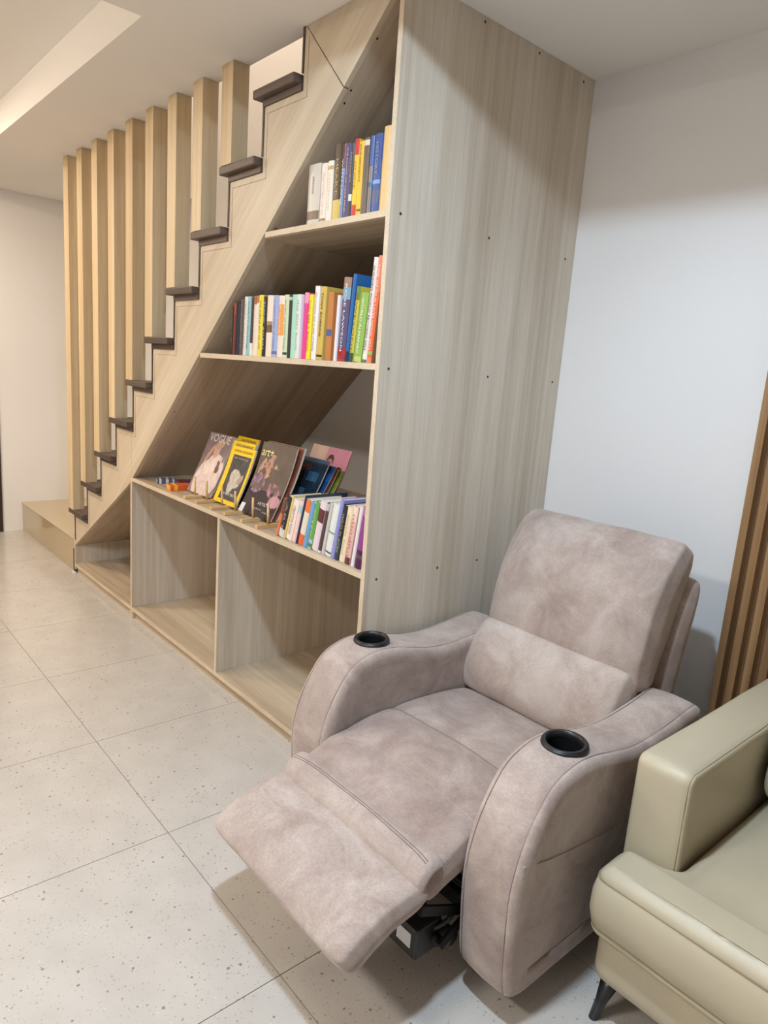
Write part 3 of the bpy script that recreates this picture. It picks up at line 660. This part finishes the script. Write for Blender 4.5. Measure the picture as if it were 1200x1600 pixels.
# middle shelf
ZM = 1.371; G2 = 'books on the middle shelf'
MIDB = [
 (-.900, -.890, .180, 4, (26, 22, 22), 'black slim book at the far left of the middle shelf', [], 'NOTES', (150, 140, 130)),
 (-.890, -.872, .192, 4, (120, 50, 34), 'dark book with rust red spine near the left end, middle shelf', [(.78, 1, (160, 70, 46))], None, None),
 (-.871, -.858, .190, 4, (40, 26, 30), 'very dark maroon slim book beside the rust one, middle shelf', [], None, None),
 (-.857, -.840, .190, 4, (36, 38, 58), 'dark navy book left of the grey one on the middle shelf', [], None, None),
 (-.839, -.812, .204, 4, (88, 78, 76), 'dark grey book left of the white and teal pair, middle shelf', [], 'ESSAYS', (140, 130, 126)),
 (-.811, -.788, .212, 3, (228, 220, 206), 'white book left of the pale teal one on the middle shelf', [], 'daily rituals', (150, 150, 150)),
 (-.787, -.762, .212, 3, (150, 192, 196), 'pale teal book on the middle shelf', [], 'calm living', (90, 130, 140)),
 (-.761, -.742, .208, 3, (66, 48, 44), 'dark brown book with white foot, right of pale teal book', [(.0, .22, (230, 224, 214))], None, None),
 (-.741, -.722, .213, 2, (232, 216, 196), 'cream book with brown patterned head, middle shelf', [(.86, 1., (158, 98, 50))], 'the way home', (180, 160, 140)),
 (-.721, -.707, .213, 2, (236, 222, 206), 'slim cream book just left of the first yellow one', [(.88, 1., (186, 120, 64))], None, None),
 (-.706, -.676, .214, 2, (238, 218, 62), 'bright yellow book near the left end, middle shelf', [], 'THE SUBTLE ART OF LIFE', (120, 100, 30)),
 (-.675, -.651, .209, 2, (34, 32, 32), 'black book with white block lettering, middle shelf', [], 'THINK AGAIN', (210, 206, 200)),
 (-.650, -.611, .211, 1, (240, 220, 204), 'thick cream book with a brown leaf drawing on its spine', [(.40, .52, (110, 84, 50)), (.52, .58, (168, 136, 92))], None, None),
 (-.610, -.574, .210, 0, (160, 174, 212), 'periwinkle blue book on the middle shelf', [(.05, .1, (110, 110, 150))], 'a quiet sort of magic', (110, 120, 170)),
 (-.573, -.538, .208, 0, (240, 222, 206), 'cream book with an orange label strip on the middle shelf', [(.36, .86, (238, 158, 74))], 'be more you', (240, 222, 206)),
 (-.537, -.509, .210, 0, (206, 220, 182), 'pale green book with a black foot mark, middle shelf', [(.05, .09, (50, 50, 40))], 'garden of small things', (140, 150, 120)),
 (-.508, -.489, .208, 0, (46, 48, 44), 'dark charcoal green book beside the mint green one, middle shelf', [(.92, .97, (190, 190, 180))], None, None),
 (-.488, -.464, .209, 0, (168, 216, 190), 'mint green book on the middle shelf', [], None, None),
 (-.463, -.435, .209, 0, (222, 226, 214), 'off-white book with faint grey title, right of the mint book', [], 'the little book', (150, 160, 150)),
 (-.434, -.421, .208, 1, (204, 178, 206), 'slim lilac book left of the magenta one', [], None, None),
 (-.420, -.396, .213, 2, (226, 60, 136), 'magenta pink book on the middle shelf', [(.84, 1., (240, 150, 176))], None, None),
 (-.394, -.372, .206, 2, (246, 218, 56), 'yellow book right of the magenta pink one', [], 'YOU ARE A BADASS', (160, 110, 20)),
 (-.364, -.338, .231, 2, (236, 230, 226), 'tall white book with tiny grey title, beside the gold one', [], 'the creative act: a way of being', (140, 140, 150)),
 (-.337, -.303, .228, 3, (206, 176, 88), 'gold book with bold black capitals on the middle shelf', [(.04, .07, (40, 30, 20))], 'TONY ROBBINS', (40, 30, 16)),
 (-.286, -.257, .210, 1, (190, 122, 66), 'orange brown book with a blue figure on its spine', [(.36, .46, (70, 90, 140))], None, None),
 (-.240, -.225, .199, 2, (230, 222, 226), 'plain white book left of the purple flowered one', [], None, None),
 (-.222, -.182, .250, 4, (84, 76, 110), 'tall slate purple book with a red flower at its foot', [(.0, .025, (196, 40, 44)), (.025, .16, (150, 40, 44)), (.06, .13, (228, 60, 54)), (.74, .88, (120, 160, 178)), (.88, 1., (150, 120, 104))], 'ROSE LAWSON', (236, 228, 236)),
 (-.180, -.164, .259, 5, (34, 98, 160), 'tall bright blue book on the middle shelf', [(.0, .12, (30, 40, 70))], None, None),
 (-.161, -.141, .222, 6, (196, 186, 74), 'yellow green book reading awesome, left of the green almanac', [(.82, 1., (110, 130, 60)), (.0, .12, (40, 80, 60))], 'AWESOME', (120, 80, 30)),
 (-.138, -.101, .203, 6, (142, 178, 84), 'green almanac book with white capitals on the middle shelf', [(.0, .08, (190, 200, 110))], 'WORLD ALMANAC', (246, 246, 236)),
 (-.095, -.074, .300, 5.5, (226, 214, 206), 'tallest white lettered book left of the orange one, middle shelf', [(.04, .08, (230, 226, 214)), (.0, .03, (90, 120, 80))], 'GUINNESS WORLD RECORDS 2024', (60, 56, 60)),
 (-.073, -.052, .303, 5.5, (226, 104, 60), 'tallest orange book at the right of the middle shelf', [(.08, .11, (140, 190, 90)), (.66, 1., (222, 128, 96)), (.0, .05, (230, 130, 90))], 'TIME OF OUR LIVES NOW 2024', (250, 226, 206)),
 (-.046, -.030, .208, 5, (74, 62, 46), 'dark brown book leaning at the right end of the middle shelf', [], None, None)]
for im, (a, b_, h, ln_, c, lab, bands, tx, tc_) in enumerate(MIDB):
    if im < 19: ln_ = 2.2-.1*im
    book(ZM, a, b_, h, math.radians(ln_*.9), c, lab, .19 if h > .25 else .14, .022, bands, tx, tc_ or (0, 0, 0), min(.014, (b_-a)*.55), .52 if tx != 'TONY ROBBINS' else .62, .8 if tx != 'TONY ROBBINS' else .6, G2)
# lower shelf, leaning to the right
G3 = 'books on the lower shelf'
LOWB = [
 (-.522, -.505, .150, (224, 124, 70), 'orange book at the left end of the lower shelf row', [(.6, 1., (120, 84, 62))], None, None, .0),
 (-.505, -.470, .160, (40, 34, 36), 'black book with white foot, second in the lower shelf row', [(.0, .2, (216, 214, 210))], 'ART', (170, 140, 150), .0),
 (-.469, -.457, .167, (226, 206, 124), 'slim pale yellow book in the lower shelf row', [], None, None, .0),
 (-.456, -.420, .155, (240, 228, 216), 'white book with large brick red lettering on the lower shelf', [], 'CREATIVE FOOD', (184, 66, 50), .0),
 (-.419, -.393, .158, (240, 202, 194), 'pale pink book right of the brick red lettered one', [(.72, .9, (168, 204, 206))], None, None, .0),
 (-.392, -.382, .183, (48, 60, 92), 'slim dark navy book with pale top edge, lower shelf', [], None, None, .03),
 (-.380, -.347, .168, (226, 216, 194), 'cream book with orange blocks at head and foot, lower shelf', [(.0, .24, (226, 100, 52)), (.74, 1., (232, 116, 62))], None, None, .0),
 (-.346, -.323, .166, (106, 160, 208), 'sky blue book on the lower shelf', [], None, None, .0),
 (-.322, -.297, .172, (100, 166, 80), 'bright green book on the lower shelf', [(.0, .2, (170, 200, 214)), (.03, .12, (110, 190, 80))], 'spring greens', (210, 220, 90), .04),
 (-.296, -.260, .180, (228, 208, 216), 'pale pink white book with a maroon splash at its head', [(.58, .84, (96, 36, 42))], None, None, .0),
 (-.259, -.240, .178, (82, 60, 58), 'dark brown book with white ends, lower shelf', [(.86, 1, (190, 188, 180)), (.0, .05, (220, 214, 206))], None, None, .0),
 (-.239, -.222, .184, (200, 194, 188), 'slim grey book in the right half of the lower shelf row', [], None, None, .0),
 (-.221, -.187, .183, (222, 226, 220), 'off-white book with tiny green emblem, lower shelf', [(.44, .47, (120, 150, 130)), (.06, .09, (70, 80, 90))], None, None, .0),
 (-.186, -.167, .204, (146, 144, 206), 'lavender blue book with pale edges, lower shelf', [], None, None, .03),
 (-.166, -.143, .188, (34, 34, 46), 'dark book with teal and gold lettering, lower shelf', [(.0, .36, (40, 60, 70))], 'WILD PLACES', (160, 170, 110), .0),
 (-.142, -.113, .187, (236, 216, 182), 'cream book right of the teal lettered dark one', [], 'simple food', (200, 180, 150), .0),
 (-.112, -.086, .195, (226, 180, 168), 'dusty pink book with dark foot, lower shelf', [(.0, .12, (90, 50, 50)), (.75, 1., (236, 208, 192))], 'mindful', (190, 120, 110), .0),
 (-.080, -.063, .197, (232, 222, 222), 'slim white book left of the purple one, lower shelf', [], None, None, .0),
 (-.062, -.032, .200, (136, 58, 132), 'purple book at the right end of the lower shelf row', [(.0, .3, (70, 26, 60)), (.16, .22, (200, 170, 190)), (.86, 1., (170, 110, 140))], None, None, .0)]
nL = len(LOWB)
for i, (a, b_, h, c, lab, bands, tx, tc_, ex) in enumerate(LOWB):
    ln_ = math.radians(17.5-(17.5-8)*i/(nL-1))
    book(ZL, a, b_, h, ln_, c, lab, .15+ex, .016, bands, tx, tc_ or (0, 0, 0), min(.018, (b_-a)*.62), .5, .72, G3, thick=(b_-a)-.0015)

# ------------------------------------------------------------------ magazines
def fbm(x, y, s, seed=0):
    return .5+.5*noise.fractal(Vector((x*s, y*s, seed)), 1, 2, 4)
def ell(x, y, cx, cy, rx, ry, a=0):
    dx, dy = x-cx, y-cy; c, s = math.cos(a), math.sin(a)
    return ((dx*c+dy*s)/rx)**2+((-dx*s+dy*c)/ry)**2 < 1
def mixc(a, b, t): return tuple(a[i]*(1-t)+b[i]*t for i in range(3))
def magazine(label, bl, w, h, ytop_shift, xshift, paint, th=.006, texts=(), bend=.006, group=None, nu=64, nv=84, lift=0, cover_mat=None):
    if nu > 20: nu, nv = 64, 84
    """bl: bottom-left front corner; leans back by ytop_shift over its height"""
    r = root('magazine', label, 'magazine', bl, group)
    hz = math.sqrt(max(1e-6, h*h-ytop_shift**2-xshift**2))
    def pos(u, v, d):
        q = Vector((u*w+xshift*v, ytop_shift*v+bend*math.sin(v*PI), hz*v)); return q+Vector((0, d*.95, -d*.0))
    V = []; F = []; cols = []
    for j in range(nv+1):
        for i in range(nu+1): V.append(tuple(pos(i/nu, j/nv, 0)))
    n1 = len(V)
    NB = 12
    for j in range(NB+1):
        for i in (0, 1): V.append(tuple(pos(i, j/NB, .0006)))
    for j in range(nv):
        for i in range(nu):
            a = j*(nu+1)+i; F.append((a, a+1, a+nu+2, a+nu+1)); cols.append(paint((i+.5)/nu, (j+.5)/nv))
    for j in range(NB):
        a = n1+j*2; F.append((a, a+2, a+3, a+1)); cols.append(paint(.5, (j+.5)/NB))
    me = bpy.data.meshes.new('cover'); me.from_pydata(V, [], F); me.materials.append(M_vcol)
    ca = me.color_attributes.new('Col', 'FLOAT_COLOR', 'CORNER'); k_ = 0
    for p in me.polygons:
        c = srgb(*cols[p.index])
        for _ in p.loop_indices: ca.data[k_].color = (*c, 1); k_ += 1
    o = bpy.data.objects.new('cover', me); COL.objects.link(o); o.parent = r
    V = []; F = []
    for j in range(13):
        for u in (0.004, .996):
            for d in (.0008, th): V.append(tuple(pos(u, .004+.992*j/12, d)))
    for j in range(12):
        a = j*4
        for q in ((0, 1, 5, 4), (2, 6, 7, 3), (1, 3, 7, 5), (0, 4, 6, 2)): F.append(tuple(a+t for t in q))
    F += [(0, 2, 3, 1), (48, 49, 51, 50)]
    mesh('pages', V, F, M_page, r, local=True)
    nvec = Vector((0, -hz, ytop_shift)).normalized(); up = Vector((xshift, ytop_shift, hz)).normalized()
    for s, u, v, size, col, fit in texts:
        c = pos(u, v, 0)+nvec*.0012; xa = Vector((1, 0, 0)); ya = nvec.cross(xa)
        R = Matrix((( xa.x, ya.x, nvec.x, c.x), (xa.y, ya.y, nvec.y, c.y), (xa.z, ya.z, nvec.z, c.z), (0, 0, 0, 1)))
        text_mesh('masthead' if size > .02 else 'cover_line', s, size, cmat(col, .4), r, R, fit=fit)
    return r
def paint_v(x, y):
    c = mixc((128, 108, 106), (152, 132, 128), fbm(x, y, 5))
    if ell(x, y, .62, .30, .42, .36, .4) or ell(x, y, .35, .25, .3, .3): c = mixc((206, 182, 172), (236, 216, 204), fbm(x, y, 9, 3))
    if ell(x, y, .5, .5, .26, .16, .5): c = mixc((222, 198, 184), (238, 220, 208), fbm(x, y, 8, 2))
    if ell(x, y, .52, .72, .12, .11): c = (214, 168, 148)
    if ell(x, y, .58, .83, .16, .08, .2): c = (196, 160, 132)
    if ell(x, y, .28, .66, .2, .05, .9): c = (206, 160, 142)
    if ell(x, y, .78, .5, .14, .12, .6) and fbm(x, y, 7, 5) > .5: c = (116, 84, 80)
    return c
def paint_n(x, y):
    if x < .1 or x > .9 or y < .07 or y > .86: return (246, 202, 22)
    c = mixc((50, 46, 44), (92, 86, 82), fbm(x, y, 6))
    if ell(x, y, .5, .45, .26, .15, -.3) or ell(x, y, .42, .34, .14, .16): c = mixc((168, 156, 142), (222, 212, 196), fbm(x, y, 12, 4))
    if ell(x, y, .72, .45, .12, .07, .6): c = (170, 150, 136)
    return c
def paint_n2(x, y):
    if x < .08 or x > .92 or y < .06 or y > .88: return (246, 200, 20)
    return mixc((46, 40, 36), (120, 96, 70), fbm(x, y, 6, 9))
def paint_a(x, y):
    c = mixc((84, 70, 60), (112, 96, 82), fbm(x, y, 3))
    if y < .35: c = mixc((34, 26, 30), (60, 44, 48), fbm(x, y, 6))
    f = fbm(x, y, 9, 7)
    if ell(x, y, .32, .66, .26, .16, .5) and f > .47: c = mixc((150, 104, 84), (206, 158, 136), f)
    if ell(x, y, .2, .42, .2, .13) and f > .42: c = mixc((92, 66, 92), (178, 140, 158), fbm(x, y, 14, 1))
    if ell(x, y, .72, .36, .22, .1, -.3) and f > .46: c = mixc((120, 76, 92), (196, 140, 156), fbm(x, y, 14, 2))
    if ell(x, y, .86, .24, .16, .08): c = mixc((176, 122, 134), (206, 160, 166), f)
    if x < .13 and y < .12: c = (226, 224, 226)
    return c
def paint_blue(x, y):
    c = mixc((22, 30, 40), (36, 62, 84), fbm(x, y, 4, 2))
    if ell(x, y, .35, .84, .2, .05, .1): c = (96, 54, 56)
    if (.5 < x < .85 and .66 < y < .8) or (.3 < x < .62 and .4 < y < .54): c = mixc((44, 84, 104), (66, 110, 138), fbm(x, y, 12))
    if y > .94: c = (56, 90, 130)
    return c
def paint_bl2(x, y): return mixc((18, 58, 118), (40, 96, 160), fbm(x, y, 4, 6))
def paint_gr(x, y): return mixc((108, 128, 46), (146, 160, 60), fbm(x, y, 4, 6))
def paint_br(x, y): return mixc((92, 52, 38), (128, 74, 56), fbm(x, y, 4, 3))
def paint_pink(x, y):
    c = mixc((214, 138, 168), (226, 158, 184), fbm(x, y, 3, 8))
    if x < .42: c = mixc((226, 190, 176), (240, 210, 196), fbm(x, y, 6, 1))
    for cx, cy in ((.56, .80), (.84, .66)):
        if ell(x, y, cx, cy+.03, .085, .075): c = (62, 40, 36)
        if ell(x, y, cx, cy-.01, .07, .06): c = (196, 136, 120)
        if ell(x, y, cx, cy-.13, .12, .06): c = (206, 110, 150)
    return c
def paint_dark(x, y): return mixc((30, 26, 24), (58, 50, 44), fbm(x, y, 4, 12))
def paint_plain(x, y): return (196, 190, 186)
MG = 'magazines propped on the wooden peg stands'
zb = ZL+.0135
magazine('magazine with a figure in a cream dress, leftmost on the pegs', (-1.385, .082, zb), .222, .290, .115, .0, paint_v, .006, [('VOGUE', .5, .915, .052, (226, 214, 206), .19)], group=MG)
magazine('magazine directly behind the leftmost cream dress cover', (-1.374, .091, zb), .205, .286, .115, .012, paint_plain, .007, bend=.009, group=MG, nu=2, nv=12)
magazine('front yellow-bordered magazine on the middle peg stand', (-1.118, .082, zb), .182, .252, .085, .012, paint_n, .008, [('A NEW ERA', .5, .17, .017, (230, 226, 220), .09), ('NATIONAL GEOGRAPHIC', .5, .925, .014, (60, 50, 16), .15), ('IN FOCUS', .5, .80, .009, (200, 190, 180), .11)], group=MG)
magazine('second yellow magazine, stepped up behind the front one', (-1.150, .094, zb), .185, .272, .095, .0, paint_n2, .008, [('GEOGRAPHIC', .55, .935, .018, (40, 34, 20), .15)], group=MG, nu=12, nv=16)
magazine('rear yellow magazine, highest of the three yellow ones', (-1.208, .124, zb), .18, .293, .12, .0, paint_n2, .008, [('NATIONAL', .55, .945, .018, (40, 34, 20), .13)], group=MG, nu=12, nv=16)
magazine('black magazine with white masthead behind the yellow ones', (-1.022, .140, zb), .20, .298, .13, .0, paint_dark, .006, [('The', .42, .94, .034, (206, 200, 192), .06), ('MIND', .75, .93, .022, (150, 146, 140), .07)], group=MG, nu=8, nv=10)
magazine('dark brown art magazine on the right peg stand', (-.905, .080, zb), .245, .300, .105, .010, paint_a, .008, [('art+', .22, .86, .052, (238, 226, 150), .085), ('ARTIST', .60, .17, .018, (220, 216, 210), .07), ('culture', .52, .10, .012, (190, 186, 180), .05), ('design now', .80, .08, .010, (190, 186, 180), .06), ('x.', .60, .69, .03, (206, 190, 170), .03)], group=MG, bend=.012)
magazine('magazine with salmon top edge behind the art magazine', (-.905, .094, zb), .262, .304, .11, .012, paint_br, .012, bend=.012, group=MG, nu=6, nv=8)
magazine('blue black magazine right of the art magazine', (-.80, .16, ZL+.0005), .20, .285, .13, .02, paint_blue, .008, group=MG, bend=.010)
magazine('bright blue magazine behind the blue black one', (-.802, .178, ZL+.0005), .21, .268, .13, .03, paint_bl2, .006, group=MG, nu=6, nv=8, bend=.01)
magazine('brown magazine edge between the blue and green ones', (-.795, .196, ZL+.0005), .21, .256, .12, .03, paint_br, .006, group=MG, nu=6, nv=8, bend=.01)
magazine('olive green magazine in front of the pink one', (-.785, .214, ZL+.0005), .21, .250, .12, .03, paint_gr, .006, group=MG, nu=6, nv=8, bend=.01)
magazine('pink magazine with two dark haired heads, rearmost on the shelf', (-.845, .258, ZL+.0005), .26, .318, .12, .03, paint_pink, .006, group=MG, bend=.01, nu=44, nv=50)

# ------------------------------------------------------------------ peg stands
def peg_stand(x0, label):
    r = root('magazine_stand', label, 'magazine stand', (x0, .004, ZL+.0004), 'wooden peg stands on the lower shelf')
    for dx in (0, .112):
        a = boxes('rail', [((dx, 0, 0), (dx+.018, .16, .013))], M_stand, r, local=True, bev=.001)
        tube('peg', [(dx+.009, .052, .0125), (dx+.009, .050, .095)], .0048, M_stand, r, seg=10, local=True)
    tube('crossbar', [(.016, .10, .0065), (.114, .10, .0065)], .004, M_stand, r, seg=8, local=True)
    return r
r0 = peg_stand(-1.255, 'leftmost wooden peg stand, under the cream dress magazine')
for x0, lab in ((-1.006, 'middle wooden peg stand, under the yellow-bordered magazines'), (-.755, 'right wooden peg stand, under the brown art magazine')):
    c = r0.copy(); COL.objects.link(c); c.location = (x0, .004, ZL+.0004); c['label'] = lab
    for ch in list(r0.children):
        d = ch.copy(); COL.objects.link(d); d.parent = c

# ------------------------------------------------------------------ small card boxes at the left end of the lower shelf
def card_box(label, x, y, w, l, h, rz, col, bands=(), txt=None):
    r = root('card_box', label, 'card box', (x, y, ZL+.0005), 'small card boxes on the lower shelf', (0, 0, rz))
    b1 = boxes('carton', [((-w/2, 0, 0), (w/2, l, h))], cmat(col, .4), r, local=True, bev=.0012)
    for a, c_, bcol in bands:
        boxes('printed_band', [((-w/2-.0005, l*a, -.0001+.0004), (w/2+.0005, l*c_, h+.0005))], cmat(bcol, .4), r, local=True)
    boxes('flap', [((-w/2+.003, -.0008, .002), (w/2-.003, .0, h-.002))], cmat(bands[0][2] if bands else col, .4), r, local=True)
    return r
card_box('orange card box with a yellow band beside the pegs', -1.462, .028, .062, .10, .026, math.radians(-8), (222, 98, 38), [(.18, .34, (240, 178, 60))])
card_box('blue and white patterned card box at the left', -1.655, .055, .06, .088, .02, math.radians(-20), (74, 82, 118), [(.1, .22, (214, 210, 206)), (.45, .6, (206, 204, 204)), (.8, .9, (200, 196, 196))])
card_box('dark red card box behind the blue and white one', -1.57, .12, .064, .095, .022, math.radians(-14), (112, 40, 34), [(.3, .5, (90, 60, 110))])
card_box('brown card box behind the orange one', -1.475, .15, .064, .095, .024, math.radians(-6), (108, 58, 38), [(.6, .7, (150, 90, 50))])
